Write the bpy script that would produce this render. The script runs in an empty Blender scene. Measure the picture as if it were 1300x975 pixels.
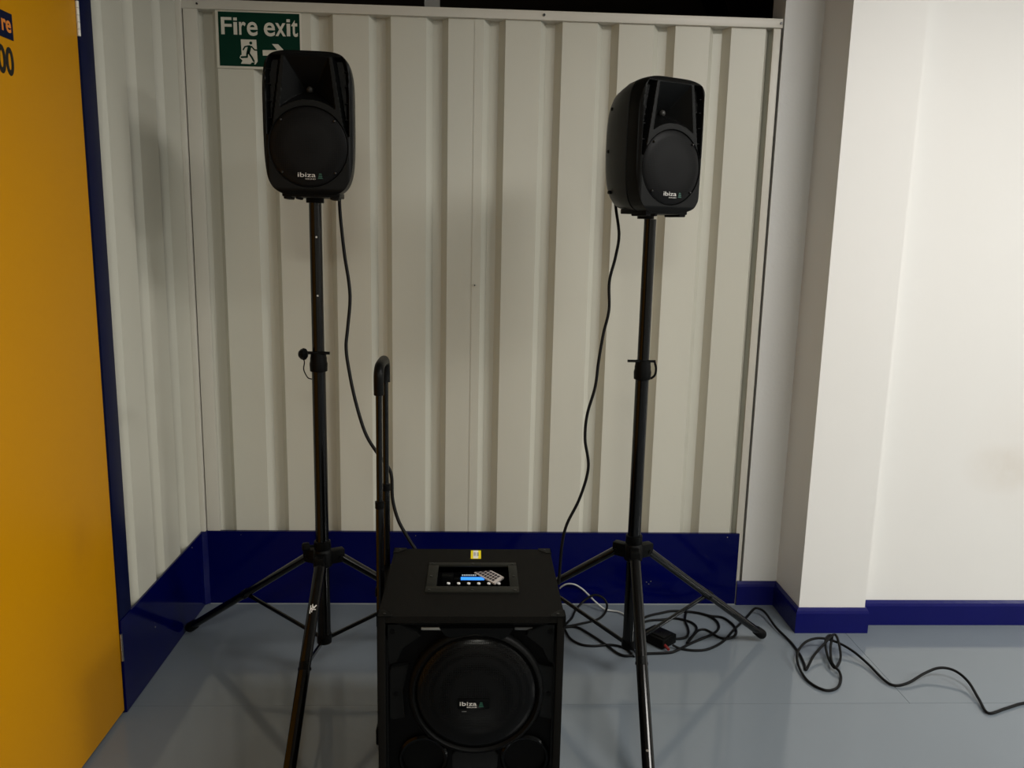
import bpy, bmesh, math, random
from mathutils import Vector, Matrix
random.seed(7)
PI = math.pi
S = bpy.context.scene
COL = S.collection

# ------------------------------------------------------------------ camera
cam_d = bpy.data.cameras.new('camera')
cam = bpy.data.objects.new('camera', cam_d); COL.objects.link(cam)
cam_d.sensor_width = 36; cam_d.lens = 1044.3 / 1300 * 36
cam_d.clip_start = .02
PITCH, ROLL, YAW = .182, .0219, .0455
def cam_dir(X, Y):
    cr, sr = math.cos(ROLL), math.sin(ROLL)
    x, y0 = X*cr + Y*sr, -X*sr + Y*cr
    u, d = -y0, 1
    y = d*math.cos(PITCH) + u*math.sin(PITCH); z = -d*math.sin(PITCH) + u*math.cos(PITCH)
    x = x
    cy, sy = math.cos(YAW), math.sin(YAW)
    return Vector((x*cy + y*sy, -x*sy + y*cy, z))
fw = cam_dir(0, 0); rt = cam_dir(1, 0) - fw; up = cam_dir(0, -1) - fw
m = Matrix((rt, up, -fw)).transposed().to_4x4(); m.translation = (0, 0, 1.30)
cam.matrix_world = m
S.camera = cam

# ------------------------------------------------------------------ world, view
w = bpy.data.worlds.new('world'); S.world = w; w.use_nodes = True
w.node_tree.nodes['Background'].inputs[0].default_value = (.55, .52, .48, 1)
w.node_tree.nodes['Background'].inputs[1].default_value = .05
S.view_settings.view_transform = 'Standard'; S.view_settings.look = 'None'
S.view_settings.gamma = 1; S.view_settings.use_curve_mapping = False
S.view_settings.exposure = 0.45

# ------------------------------------------------------------------ lamps (ceiling fluorescents; fittings are built with the ceiling)
LAMPS = [  # x, y, z, sx, sy, watts, colour
    (.10, -1.4, 2.49, .55, .55, 36, (.97, .96, .85)),
    (1.80, .98, 2.49, 1.2, .60, 33, (1, .978, .94)),
    (5.2, .0, 2.49, 1.2, .6, 122, (.98, .98, .92)),
    (8.0, .0, 2.49, 1.2, .6, 60, (.98, .98, .92)),
]
for i, (x, y, z, sx, sy, wt, lc) in enumerate(LAMPS):
    ld = bpy.data.lights.new('tube_light', 'AREA'); ld.shape = 'RECTANGLE'
    ld.size, ld.size_y, ld.energy = sx, sy, wt
    ld.color = lc
    lo = bpy.data.objects.new('tube_light', ld); COL.objects.link(lo); lo.location = (x, y, z - .01)

# ------------------------------------------------------------------ materials
MATS = {}
def mat(name, col, rough=.5, metal=0, spec=.5, noise=0, nscale=8, bump=0, bscale=200, emit=0, coat=0, rvar=0, patches=None):
    if name in MATS: return MATS[name]
    m = bpy.data.materials.new(name); m.use_nodes = True; MATS[name] = m
    nt = m.node_tree; N = nt.nodes; L = nt.links; p = N['Principled BSDF']
    p.inputs['Base Color'].default_value = (*col, 1); p.inputs['Roughness'].default_value = rough
    p.inputs['Metallic'].default_value = metal; p.inputs['Specular IOR Level'].default_value = spec
    p.inputs['Coat Weight'].default_value = coat
    tc = N.new('ShaderNodeTexCoord')
    if noise:
        n = N.new('ShaderNodeTexNoise'); n.inputs['Scale'].default_value = nscale; n.inputs['Detail'].default_value = 6
        L.new(tc.outputs['Object'], n.inputs['Vector'])
        mx = N.new('ShaderNodeMix'); mx.data_type = 'RGBA'
        mx.inputs[6].default_value = (*[max(0, c*(1-noise)) for c in col], 1); mx.inputs[7].default_value = (*[min(1, c*(1+noise)) for c in col], 1)
        L.new(n.outputs['Fac'], mx.inputs[0]); L.new(mx.outputs[2], p.inputs['Base Color'])
        if rvar:
            mr = N.new('ShaderNodeMapRange'); mr.inputs[3].default_value = rough-rvar; mr.inputs[4].default_value = rough+rvar
            n2 = N.new('ShaderNodeTexNoise'); n2.inputs['Scale'].default_value = nscale*.6; n2.inputs['Detail'].default_value = 4
            L.new(tc.outputs['Object'], n2.inputs['Vector'])
            L.new(n2.outputs['Fac'], mr.inputs[0]); L.new(mr.outputs[0], p.inputs['Roughness'])
        if patches:   # soft patches, wall smudges among them: (colour, centre, radii) in object space
            prev = mx.outputs[2]
            for dc, ctr, rad, amt in patches:
                mp = N.new('ShaderNodeMapping'); mp.vector_type = 'TEXTURE'
                mp.inputs['Location'].default_value = ctr; mp.inputs['Scale'].default_value = rad
                L.new(tc.outputs['Object'], mp.inputs[0])
                g = N.new('ShaderNodeTexGradient'); g.gradient_type = 'SPHERICAL'; L.new(mp.outputs[0], g.inputs[0])
                n3 = N.new('ShaderNodeTexNoise'); n3.inputs['Scale'].default_value = 14; n3.inputs['Detail'].default_value = 8
                L.new(tc.outputs['Object'], n3.inputs['Vector'])
                mu = N.new('ShaderNodeMath'); mu.operation = 'MULTIPLY'; L.new(g.outputs[1], mu.inputs[0]); L.new(n3.outputs['Fac'], mu.inputs[1])
                mu2 = N.new('ShaderNodeMath'); mu2.operation = 'MULTIPLY'; mu2.inputs[1].default_value = amt; mu2.use_clamp = True; L.new(mu.outputs[0], mu2.inputs[0])
                m2 = N.new('ShaderNodeMix'); m2.data_type = 'RGBA'; L.new(mu2.outputs[0], m2.inputs[0]); L.new(prev, m2.inputs[6]); m2.inputs[7].default_value = (*dc, 1)
                prev = m2.outputs[2]
            L.new(prev, p.inputs['Base Color'])
    if bump:
        b = N.new('ShaderNodeBump'); b.inputs['Strength'].default_value = bump; b.inputs['Distance'].default_value = .002
        n = N.new('ShaderNodeTexNoise'); n.inputs['Scale'].default_value = bscale; n.inputs['Detail'].default_value = 3
        L.new(tc.outputs['Object'], n.inputs['Vector']); L.new(n.outputs['Fac'], b.inputs['Height']); L.new(b.outputs[0], p.inputs['Normal'])
    if emit:
        p.inputs['Emission Color'].default_value = (*col, 1); p.inputs['Emission Strength'].default_value = emit
    return m
M_PANEL = mat('cream_coated_steel', (.60, .585, .505), .42, noise=.03, nscale=3, bump=.12, bscale=60)
M_RAIL = mat('cream_steel_trim', (.62, .59, .52), .4, noise=.03, nscale=4, bump=.08, bscale=60)
M_PLASTER = mat('white_painted_plaster', (.77, .755, .73), .6, noise=.015, nscale=5, bump=.07, bscale=90,
                patches=[((.52, .44, .34), (1.78, 2.58, .56), (.16, .3, .10), .55), ((.62, .50, .40), (1.9, 2.58, .62), (.3, .3, .28), .25)])
M_STRIP = mat('plaster_return', (.71, .71, .695), .6, noise=.015, nscale=5, bump=.25, bscale=90)
M_BLUE = mat('navy_gloss_panel', (.0004, .0015, .056), .12, noise=.06, nscale=5, spec=.2, bump=.05, bscale=14)
M_SKIRT = mat('blue_gloss_paint', (.004, .005, .095), .3, spec=.25, noise=.12, nscale=9, bump=.35, bscale=40)
M_FRAME = mat('navy_door_frame_paint', (.004, .007, .040), .4, spec=.1, noise=.05, nscale=9)
M_YEL = mat('orange_yellow_door_paint', (.66, .290, .0), .42, spec=.15, noise=.03, nscale=3, bump=.08, bscale=120,
            patches=[((.45, .19, .01), (-.93, 1.9, .55), (.05, .08, .12), .5)])  # one soft darker patch on the door
M_FLOOR = mat('grey_floor_paint', (.150, .174, .200), .09, noise=.06, nscale=2.2, bump=.05, bscale=12, rvar=.03, spec=.5)
M_JOINT = mat('floor_joint', (.12, .13, .15), .5)
M_VOID = mat('unlit_void_brown', (.11, .08, .055), .8, noise=.2)  # dark colour stands in for the missing light behind the partition
M_CEIL = mat('white_ceiling', (.6, .58, .54), .8, noise=.03)
M_REAR = mat('pale_rear_wall', (.42, .40, .37), .7, noise=.02)
M_BLK = mat('black_plastic', (0.00230, 0.00240, 0.00240), .42, noise=.1, nscale=30, bump=.25, bscale=700, spec=0.09)
M_BLKD = mat('black_plastic_deep', (0.00108, 0.00108, 0.00117), .5, noise=.1, nscale=30, spec=0.08)
M_SATIN = mat('black_satin_plastic', (0.00288, 0.00306, 0.00306), .36, noise=.08, nscale=25, bump=.2, bscale=900, spec=0.12)
M_TUBE = mat('black_powder_coated_steel', (.0015, .0015, .0016), .17, noise=.1, nscale=30, spec=.35)
M_RUB = mat('black_rubber', (0.00288, 0.00288, 0.00288), .6, noise=.1, spec=0.1)
M_CORD = mat('black_cable_jacket', (0.00324, 0.00324, 0.00351), .42, noise=.1, nscale=30, spec=0.12)
M_WCORD = mat('grey_cable_jacket', (.42, .43, .42), .4, noise=.05, nscale=30)
M_CARP = mat('black_textured_cabinet', (0.00675, 0.00643, 0.00578), .62, noise=.15, nscale=60, bump=.5, bscale=500, spec=0.05)
M_CLAMP = mat('black_clamp_plastic', (0.00360, 0.00390, 0.00390), .45, noise=.1, nscale=30, spec=0.12)
M_GLOSS = mat('gloss_black_plastic', (0.00090, 0.00090, 0.00090), .16, noise=.1, nscale=20, spec=0.16)
M_PALE = mat('sign_cream_print', (.66, .63, .54), .5, noise=.02)
M_GREEN = mat('sign_green', (.001, .030, .017), .5, spec=.1, noise=.03)
M_WHITE = mat('white_print', (.6, .58, .55), .5, noise=.02)
M_GRNLOGO = mat('dark_green_print', (.01, .07, .045), .5, noise=.02)
M_STEEL = mat('zinc_steel', (.5, .47, .42), .35, metal=1, noise=.05, nscale=30)
M_SCREW = mat('dark_screw_steel', (.05, .05, .05), .35, metal=.8, noise=.05, nscale=30)
M_BSCREW = mat('bright_screw_steel', (.75, .72, .68), .25, metal=1, noise=.05, nscale=30)
M_LCD = mat('blue_lcd_backlight', (.03, .22, .85), .3, emit=.9, noise=0)
M_LCDW = mat('white_key_print', (.5, .6, .7), .4, noise=.02)
M_KNOB = mat('white_knob_cap', (.85, .85, .85), .3, noise=.02)
M_STICKY = mat('yellow_sticker', (.95, .78, .0), .5, noise=.02)
M_STICKW = mat('white_sticker', (.85, .84, .80), .5, noise=.02)
M_BAR = mat('grey_print', (.10, .10, .10), .5, noise=.02)
M_REMOTE = mat('grey_remote_keys', (.50, .46, .44), .5, noise=.03)
M_REMK = mat('dark_remote_body', (.03, .025, .03), .5, noise=.03)
M_REMR = mat('red_remote_keys', (.45, .12, .10), .5, noise=.03)
M_RED = mat('red_strain_relief', (.16, .012, .012), .5, noise=.03)
M_ORG = mat('orange_print', (.80, .25, .03), .5, noise=.02)
M_NAVY = mat('navy_print', (.004, .008, .035), .5, spec=.1, noise=.02)
M_BLKP = mat('black_print', (.004, .004, .004), .5, noise=.02)
M_POST = mat('grey_strut', (.28, .28, .27), .5, noise=.03)
M_LAMP = mat('lamp_diffuser', (1, .93, .82), .5, emit=3)

# perforated steel for the grilles: fine round holes are far below a pixel, so a bump and tint of dots
def perf(name, c0, c1, sc, rough):
    m = bpy.data.materials.new(name); m.use_nodes = True; nt = m.node_tree; N = nt.nodes; L = nt.links; p = N['Principled BSDF']
    tc = N.new('ShaderNodeTexCoord'); v = N.new('ShaderNodeTexVoronoi'); v.inputs['Scale'].default_value = sc; v.inputs['Randomness'].default_value = .0
    L.new(tc.outputs['Object'], v.inputs['Vector'])
    r = N.new('ShaderNodeValToRGB'); r.color_ramp.elements[0].position = .30; r.color_ramp.elements[1].position = .42
    r.color_ramp.elements[0].color = (*c0, 1); r.color_ramp.elements[1].color = (*c1, 1)
    L.new(v.outputs['Distance'], r.inputs[0]); L.new(r.outputs[0], p.inputs['Base Color']); p.inputs['Roughness'].default_value = rough; p.inputs['Specular IOR Level'].default_value = .08
    b = N.new('ShaderNodeBump'); b.inputs['Strength'].default_value = .25; b.inputs['Distance'].default_value = .001
    L.new(v.outputs['Distance'], b.inputs['Height']); L.new(b.outputs[0], p.inputs['Normal'])
    return m
M_GRILLE = perf('perforated_grille', (.0006, .0006, .0006), (.007, .007, .0073), 300, .42)
M_GRILLEG = perf('perforated_grille_gloss', (.0004, .0004, .0004), (.004, .004, .004), 260, .25)
M_GRILLEG.node_tree.nodes['Principled BSDF'].inputs['Specular IOR Level'].default_value = .12

# ------------------------------------------------------------------ helpers
def link(o, parent=None):
    COL.objects.link(o)
    if parent: o.parent = parent
    return o
def tag(o, label=None, cat=None, group=None, kind=None):
    if label: o['label'] = label
    if cat: o['category'] = cat
    if group: o['group'] = group
    if kind: o['kind'] = kind
    return o
def thing(name, loc, label, cat, rotz=0, group=None):
    o = bpy.data.objects.new(name, None); o.empty_display_size = .05; link(o)
    o.location = loc; o.rotation_euler = (0, 0, rotz); return tag(o, label, cat, group)
def done(name, bm, m, parent=None, smooth=None, mats=None):
    bmesh.ops.recalc_face_normals(bm, faces=bm.faces)
    me = bpy.data.meshes.new(name); bm.to_mesh(me); bm.free()
    for x in (mats or [m]): me.materials.append(x)
    if smooth is not None:
        me.polygons.foreach_set('use_smooth', [True]*len(me.polygons))
        try: me.set_sharp_from_angle(angle=math.radians(smooth))
        except Exception: pass
    return link(bpy.data.objects.new(name, me), parent)
def box(bm, x0, x1, y0, y1, z0, z1, bev=0, mx=None, mi=0):
    r = bmesh.ops.create_cube(bm, size=1)
    T = Matrix.Translation(((x0+x1)/2, (y0+y1)/2, (z0+z1)/2)) @ Matrix.Diagonal((abs(x1-x0), abs(y1-y0), abs(z1-z0), 1))
    vs = r['verts']; bmesh.ops.transform(bm, matrix=T, verts=vs)
    fs = {f for v in vs for f in v.link_faces}
    if bev:
        es = {e for v in vs for e in v.link_edges}
        rr = bmesh.ops.bevel(bm, geom=list(es), offset=bev, segments=2, affect='EDGES', profile=.6)
        vs = list({v for f in rr['faces'] for v in f.verts} | {v for v in vs if v.is_valid})
        fs = {f for v in vs for f in v.link_faces}
    for f in fs: f.material_index = mi
    if mx: bmesh.ops.transform(bm, matrix=mx, verts=vs)
    return vs
def newbox(name, b, m, parent=None, bev=0, mx=None):
    bm = bmesh.new(); box(bm, *b, bev, mx); return done(name, bm, m, parent, smooth=35 if bev else None)
def cyl(bm, p, q, r, r2=None, seg=20, cap=True):
    p, q = Vector(p), Vector(q); d = q-p; r2 = r if r2 is None else r2
    R = d.to_track_quat('Z', 'Y').to_matrix()
    a = [bm.verts.new(p + R @ Vector((r*math.cos(2*PI*i/seg), r*math.sin(2*PI*i/seg), 0))) for i in range(seg)]
    b = [bm.verts.new(q + R @ Vector((r2*math.cos(2*PI*i/seg), r2*math.sin(2*PI*i/seg), 0))) for i in range(seg)]
    for i in range(seg): bm.faces.new((a[i], a[(i+1) % seg], b[(i+1) % seg], b[i]))
    if cap: bm.faces.new(a[::-1]); bm.faces.new(b)
    return a+b
def newcyl(name, p, q, r, m, parent=None, r2=None, seg=20):
    bm = bmesh.new(); cyl(bm, p, q, r, r2, seg); return done(name, bm, m, parent, smooth=40)
def catmull(P, n):
    P = [Vector(p) for p in P]; P = [P[0]*2-P[1]] + P + [P[-1]*2-P[-2]]; out = []
    for i in range(1, len(P)-2):
        a, b, c, d = P[i-1:i+3]
        for k in range(n):
            t = k/n; out.append(.5*((2*b) + (c-a)*t + (2*a-5*b+4*c-d)*t*t + (3*b-a-3*c+d)*t**3))
    out.append(P[-2]); return out
def sweep(bm, pts, r, seg=8, cap=True):
    pts = [Vector(p) for p in pts]; rings = []; nrm = None
    for i, p in enumerate(pts):
        t = (pts[min(i+1, len(pts)-1)] - pts[max(i-1, 0)]).normalized()
        if nrm is None: nrm = t.orthogonal().normalized()
        nrm = (nrm - t*nrm.dot(t)).normalized(); bn = t.cross(nrm)
        rr = r[i] if isinstance(r, (list, tuple)) else r
        rings.append([bm.verts.new(p + (nrm*math.cos(2*PI*k/seg) + bn*math.sin(2*PI*k/seg))*rr) for k in range(seg)])
    for a, b in zip(rings, rings[1:]):
        for k in range(seg): bm.faces.new((a[k], a[(k+1) % seg], b[(k+1) % seg], b[k]))
    if cap: bm.faces.new(rings[0][::-1]); bm.faces.new(rings[-1])
def cord(name, pts, r, m, parent=None, n=8, minz=True):
    c = catmull(pts, n)
    if minz:
        for p in c: p.z = max(p.z, r + .0006)
    bm = bmesh.new(); sweep(bm, c, r); return done(name, bm, m, parent, smooth=60)
def lathe(bm, prof, seg=40, mx=None, cap0=False, cap1=False):
    """prof: (r, h) about local Z"""
    rings = []; new = []
    for r, h in prof:
        ring = [bm.verts.new((r*math.cos(2*PI*k/seg), r*math.sin(2*PI*k/seg), h)) for k in range(seg)]; rings.append(ring); new += ring
    for a, b in zip(rings, rings[1:]):
        for k in range(seg): bm.faces.new((a[k], a[(k+1) % seg], b[(k+1) % seg], b[k]))
    if cap0: bm.faces.new(rings[0][::-1])
    if cap1: bm.faces.new(rings[-1])
    if mx: bmesh.ops.transform(bm, matrix=mx, verts=new)
    return new
def prism(bm, poly, d, mx=None):
    """poly in local XY, extruded 0..d in Z"""
    a = [bm.verts.new((x, y, 0)) for x, y in poly]; b = [bm.verts.new((x, y, d)) for x, y in poly]
    bm.faces.new(a[::-1]); bm.faces.new(b); n = len(a)
    for i in range(n): bm.faces.new((a[i], a[(i+1) % n], b[(i+1) % n], b[i]))
    if mx: bmesh.ops.transform(bm, matrix=mx, verts=a+b)
FRONT = Matrix.Rotation(PI/2, 4, 'X')     # local XY -> XZ, local +Z -> -Y
def at(mx, x, y, z): return Matrix.Translation((x, y, z)) @ mx
def text(name, s, x0, x1, z0, z1, m, parent, mx, bold=0, depth=.0004):
    """letters fitted into the box (x0..x1, z0..z1) of the plane mx (local XY, +Z outwards)"""
    cu = bpy.data.curves.new('t', 'FONT'); cu.body = s; cu.offset = bold; cu.extrude = depth; cu.resolution_u = 4
    o = bpy.data.objects.new('t', cu); COL.objects.link(o)
    dg = bpy.context.evaluated_depsgraph_get()
    me = bpy.data.meshes.new_from_object(o.evaluated_get(dg)); bpy.data.objects.remove(o)
    xs = [v.co.x for v in me.vertices]; ys = [v.co.y for v in me.vertices]
    sx = (x1-x0)/(max(xs)-min(xs)); sy = (z1-z0)/(max(ys)-min(ys)); ax, ay = min(xs), min(ys)
    for v in me.vertices: v.co = mx @ Vector((x0+(v.co.x-ax)*sx, z0+(v.co.y-ay)*sy, v.co.z))
    me.materials.clear(); me.materials.append(m); me.name = name
    return link(bpy.data.objects.new(name, me), parent)
def struct(o, label=None): o['kind'] = 'structure'; (label and o.__setitem__('label', label)); return o

# ------------------------------------------------------------------ the setting
KH = .267; D = 2.748; LX = -.934; TOP = 1.985; XR = .966
bm = bmesh.new(); box(bm, -1.2, 9, -2.6, 6.2, -.12, -.005)
floor = struct(done('floor', bm, M_JOINT), 'grey painted floor with fine board joints')
xs = [-1.2, 1.255, 3.7, 6.1, 9]; ys = [-2.6, -1.1, .5, 2.1, 2.86]
for j in range(4):
    for i in range(4):
        xx = list(xs)
        if j % 2 == 0: xx = [-1.2, .1, 2.5, 4.9, 9]
        newbox('floor_board', (xx[i]+.0006, xx[i+1]-.0006, ys[j]+.0006, ys[j+1]-.0006, -.01, 0), M_FLOOR, floor)
# dark void behind the partition, ceiling, enclosing walls
struct(newbox('ceiling', (-1.2, 9, -2.6, 2.75, 2.51, 2.6), M_CEIL), 'white ceiling over the corridor')
struct(newbox('trim_1', (-3, 9, 2.76, 6.2, 2.42, 2.5), M_VOID), 'soffit behind the partition top, darkened as if unlit')
struct(newbox('wall_far', (-3, 9, 6.2, 6.3, -.1, 2.6), M_VOID), 'wall far behind the partition, darkened as if unlit')
struct(newbox('wall_rear', (-1.2, 9, -2.7, -2.6, -.1, 2.6), M_REAR), 'pale wall behind the viewer')
struct(newbox('wall_side', (9, 9.1, -2.7, 6.3, -.1, 2.6), M_REAR), 'pale wall at the far end of the corridor')

def corrugated(name, edges, start, end, z0, z1, base, parent, left=False):
    """one sheet: flats joined by trapezoid troughs; edges = far edge of each trough, base = plane of the flats"""
    W, SL, DP, th = .069, .020, .034, .0012
    pr = [(start, 0)]
    for e in edges:
        for dx, dd in ((-W, 0), (-W+SL, DP), (-SL, DP), (0, 0)):
            x = e+dx
            if start < x < end: pr.append((x, dd))
    pr.append((end, 0))
    bm = bmesh.new(); n = len(pr)
    def V(x, d, z): return bm.verts.new((x, base+d, z) if not left else (base-d, x, z))
    A = [V(x, d, z0) for x, d in pr]; B = [V(x, d, z1) for x, d in pr]
    A2 = [V(x, d+th, z0) for x, d in pr]; B2 = [V(x, d+th, z1) for x, d in pr]
    for i in range(n-1):
        bm.faces.new((A[i], A[i+1], B[i+1], B[i])); bm.faces.new((A2[i+1], A2[i], B2[i], B2[i+1]))
        bm.faces.new((A[i+1], A[i], A2[i], A2[i+1])); bm.faces.new((B[i], B[i+1], B2[i+1], B2[i]))
    bm.faces.new((A[0], B[0], B2[0], A2[0])); bm.faces.new((A[-1], A2[-1], B2[-1], B[-1]))
    return done(name, bm, M_PANEL, parent)
# back partition
wb = bmesh.new(); box(wb, LX-.05, XR+.1, D+.042, D+.055, 0, TOP-.01)
wall_back = struct(done('wall_back', wb, M_RAIL), 'cream corrugated steel partition wall')
E0 = [-.099+.1797*k for k in range(-4, 7)]
corrugated('corrugated_sheet', [e for e in E0 if e < -.02], -.905, -.0115, .02, TOP-.006, D, wall_back)
corrugated('corrugated_sheet', [e for e in E0 if e > .0], -.0165, XR-.012, .02, TOP-.006, D-.0015, wall_back)
bm = bmesh.new(); box(bm, -.925, XR-.006, D-.012, D+.042, TOP-.028, TOP, .0015)
done('top_rail', bm, M_RAIL, wall_back, 35)
newbox('edge_trim', (.934, XR-.008, D-.006, D+.002, .0, TOP-.028), M_RAIL, wall_back, bev=.001)
newbox('edge_gap_shade', (XR-.008, XR+.004, D+.02, D+.042, .0, TOP), M_VOID, wall_back)  # dark strip: the shade of the gap put into colour
newbox('corner_post', (-.915, -.872, D-.010, D+.002, KH, TOP-.028), M_RAIL, wall_back, bev=.001)
newbox('corner_angle', (-.934, -.918, D-.022, D-.002, KH+.001, TOP+.03), M_RAIL, wall_back, bev=.001)
for x, z, r in ((.20, TOP-.013, .004), (XR-.012, TOP-.014, .004), (-.006, 1.126, .0022), (-.87, TOP-.014, .003)):
    newcyl('screw', (x, D-.0155, z), (x, D-.0015, z), r, M_SCREW, wall_back, seg=10)
# behind the top rail
struct(newbox('trim_2', (-.187, -.137, D+.20, D+.25, 0, 2.42), M_POST), 'grey strut behind the partition')
bm = bmesh.new(); box(bm, -1.2, 1.2, -.03, .03, -.05, .05, 0, Matrix.Translation((1.05, 3.9, 2.33)) @ Matrix.Rotation(1.2, 4, 'Z'))
struct(done('trim_3', bm, M_BLKD), 'dark joist under the soffit')
# left partition
wl = bmesh.new(); box(wl, LX-.06, LX-.045, 2.16, D+.05, 0, TOP-.01)
wall_left = struct(done('wall_left', wl, M_RAIL), 'cream corrugated steel side wall')
corrugated('corrugated_sheet', [2.203, 2.398, 2.599], 2.136, 2.738, .02, TOP, LX, wall_left, left=True)
newbox('top_rail', (LX-.045, LX+.006, 2.15, 2.70, TOP, TOP+.028), M_RAIL, wall_left, bev=.001)
# blue kick panels: back, chamfered corner, left
KH = .267
bm = bmesh.new()
P = [(XR-.022, D-.014), (-.914, D-.014), (LX+.006, D-.028), (LX+.006, 2.068)]
Q = [(XR-.022, D-.002), (-.924, D-.002), (LX+.0005, D-.010), (LX+.0005, 2.068)]
for k in range(3):
    v = [bm.verts.new((x, y, z)) for z in (.002, KH) for x, y in (P[k], P[k+1], Q[k+1], Q[k])]
    bm.faces.new(v[:4]); bm.faces.new(v[4:])
    for i in range(4): bm.faces.new((v[i], v[(i+1) % 4], v[4+(i+1) % 4], v[4+i]))
kick = struct(done('baseboard_back', bm, M_BLUE), 'glossy navy kick panel around the corner')
for x, z in ((-.80, KH-.012), (-.20, KH-.012), (.62, .085), (.635, .088), (.628, .078), (.90, KH-.012)):
    newcyl('screw', (x, D-.0155, z), (x, D-.013, z), .0018, M_BSCREW, kick, seg=8)
for y, z in ((2.62, KH-.015), (2.28, .155), (2.285, .14)):
    newcyl('screw', (LX+.0055, y, z), (LX+.0075, y, z), .0018, M_BSCREW, kick, seg=8)
bm = bmesh.new(); box(bm, -.914, XR-.022, D-.0180, D-.0142, .0, .0030, .0008)
struct(done('trim_4', bm, mat('pale_sealant', (.26, .28, .29), .5, noise=.15, nscale=40), smooth=35), 'thin sealant bead along the kick panel')
# yellow door and its navy frame
bm = bmesh.new(); box(bm, LX-.04, LX+.002, .6, 2.062, .012, 2.2, .002)
door = struct(done('door_1', bm, M_YEL, smooth=35), 'orange yellow painted door')
bm = bmesh.new(); box(bm, LX-.06, LX-.012, 2.058, 2.07, 0, 2.3); box(bm, LX-.06, LX+.004, 2.069, 2.139, KH+.001, 2.3, .001); box(bm, LX-.06, LX-.001, 2.069, 2.139, 0, KH)
done('door_frame', bm, M_FRAME, door, 35)
for zc in (.192, 1.765):
    bm = bmesh.new()
    for k in range(5):
        z = zc-.038+k*.0155
        cyl(bm, (LX+.0045, 2.0655, z), (LX+.0045, 2.0655, z+.0145), .0038, seg=12)
    box(bm, LX-.004, LX+.003, 2.0645, 2.0675, zc-.038, zc+.038)
    done('hinge', bm, M_STEEL if zc < 1 else mat('white_hinge', (.8, .77, .68), .4, noise=.03), door, 40)
LEFTP = Matrix(((0, 0, 1, LX+.0022), (1, 0, 0, 0), (0, 1, 0, 0), (0, 0, 0, 1)))     # local X -> world Y, local Y -> world Z, outwards +X
sgn = newbox('door_lettering_plate', (LX+.002, LX+.0032, 1.30, 1.782, 1.655, 1.705), M_NAVY, door)
LP2 = Matrix.Translation((.0012, 0, 0)) @ LEFTP
text('letters', 're', 1.742, 1.775, 1.667, 1.690, M_ORG, sgn, LP2, .02)
text('digits', '00', 1.720, 1.777, 1.585, 1.640, M_BLKP, door, LEFTP, .03)
# plastered wall on the right: return strip, pilaster, main face
bm = bmesh.new()
box(bm, XR+.001, 1.20, 2.742, 2.86, 0, 2.51)
struct(done('wall_right', bm, M_STRIP), 'white plaster return beside the partition')
bm = bmesh.new(); pl = [(1.093, 2.86), (1.093, 2.530), (1.318, 2.530), (1.322, 2.588), (9, 2.588), (9, 2.86)]
a = [bm.verts.new((x, y, 0)) for x, y in pl]; b = [bm.verts.new((x, y, 2.51)) for x, y in pl]
for i in range(6): bm.faces.new((a[i], a[(i+1) % 6], b[(i+1) % 6], b[i]))
bm.faces.new(a[::-1]); bm.faces.new(b)
struct(done('wall_front', bm, M_PLASTER), 'white plaster wall with a shallow pilaster')
def skirt(pts, name, label):
    """mitred skirting; pts = front face line, thickness to the wall side (left normal)"""
    prof = [(0, 0), (0, .070), (-.003, .079), (-.008, .0873), (-.0125, .0873), (-.0125, 0)]
    bm = bmesh.new(); rings = []; n = len(pts)
    for i, p in enumerate(pts):
        p = Vector(p); d0 = (Vector(pts[i])-Vector(pts[i-1])).normalized() if i else None; d1 = (Vector(pts[i+1])-p).normalized() if i < n-1 else None
        ns = [Vector((-d.y, d.x)) for d in (d0, d1) if d is not None]
        nn = sum(ns, Vector((0, 0))); nn = nn/(nn.length_squared/len(ns)) if len(ns) > 1 else nn
        if len(ns) > 1: nn = (ns[0]+ns[1])/(1+ns[0].dot(ns[1]))
        rings.append([bm.verts.new((p.x-nn.x*o, p.y-nn.y*o, z)) for o, z in prof])
    for r0, r1 in zip(rings, rings[1:]):
        for k in range(len(prof)): j = (k+1) % len(prof); bm.faces.new((r0[k], r0[j], r1[j], r1[k]))
    bm.faces.new(rings[0]); bm.faces.new(rings[-1][::-1])
    return struct(done(name, bm, M_SKIRT), label)
skirt([(XR-.018, 2.729), (1.081, 2.729), (1.081, 2.5175), (1.330, 2.5175), (1.330, 2.572)], 'baseboard_front', 'blue skirting board around the pilaster')
skirt([(1.331, 2.5755), (8.99, 2.5755)], 'baseboard_right', 'blue skirting board along the white wall')

# ------------------------------------------------------------------ ceiling light fittings (the lamps' housings)
for i, (x, y, z, sx, sy, wt, lc) in enumerate(LAMPS):
    t = thing('ceiling_light', (x, y, 2.51), ['small square ceiling light panel behind the viewer', 'long ceiling light nearest the white wall', 'long ceiling light second along the corridor', 'long ceiling light farthest along the corridor'][i], 'light')
    bm = bmesh.new(); 
    for b_ in ((-sx/2-.02, sx/2+.02, -sy/2-.02, -sy/2), (-sx/2-.02, sx/2+.02, sy/2, sy/2+.02), (-sx/2-.02, -sx/2, -sy/2, sy/2), (sx/2, sx/2+.02, -sy/2, sy/2)):
        box(bm, *b_, -.03, -.0)
    done('frame', bm, M_CEIL, t)
    newbox('diffuser', (-sx/2, sx/2, -sy/2, sy/2, -.012, -.006), M_LAMP, t)

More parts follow.
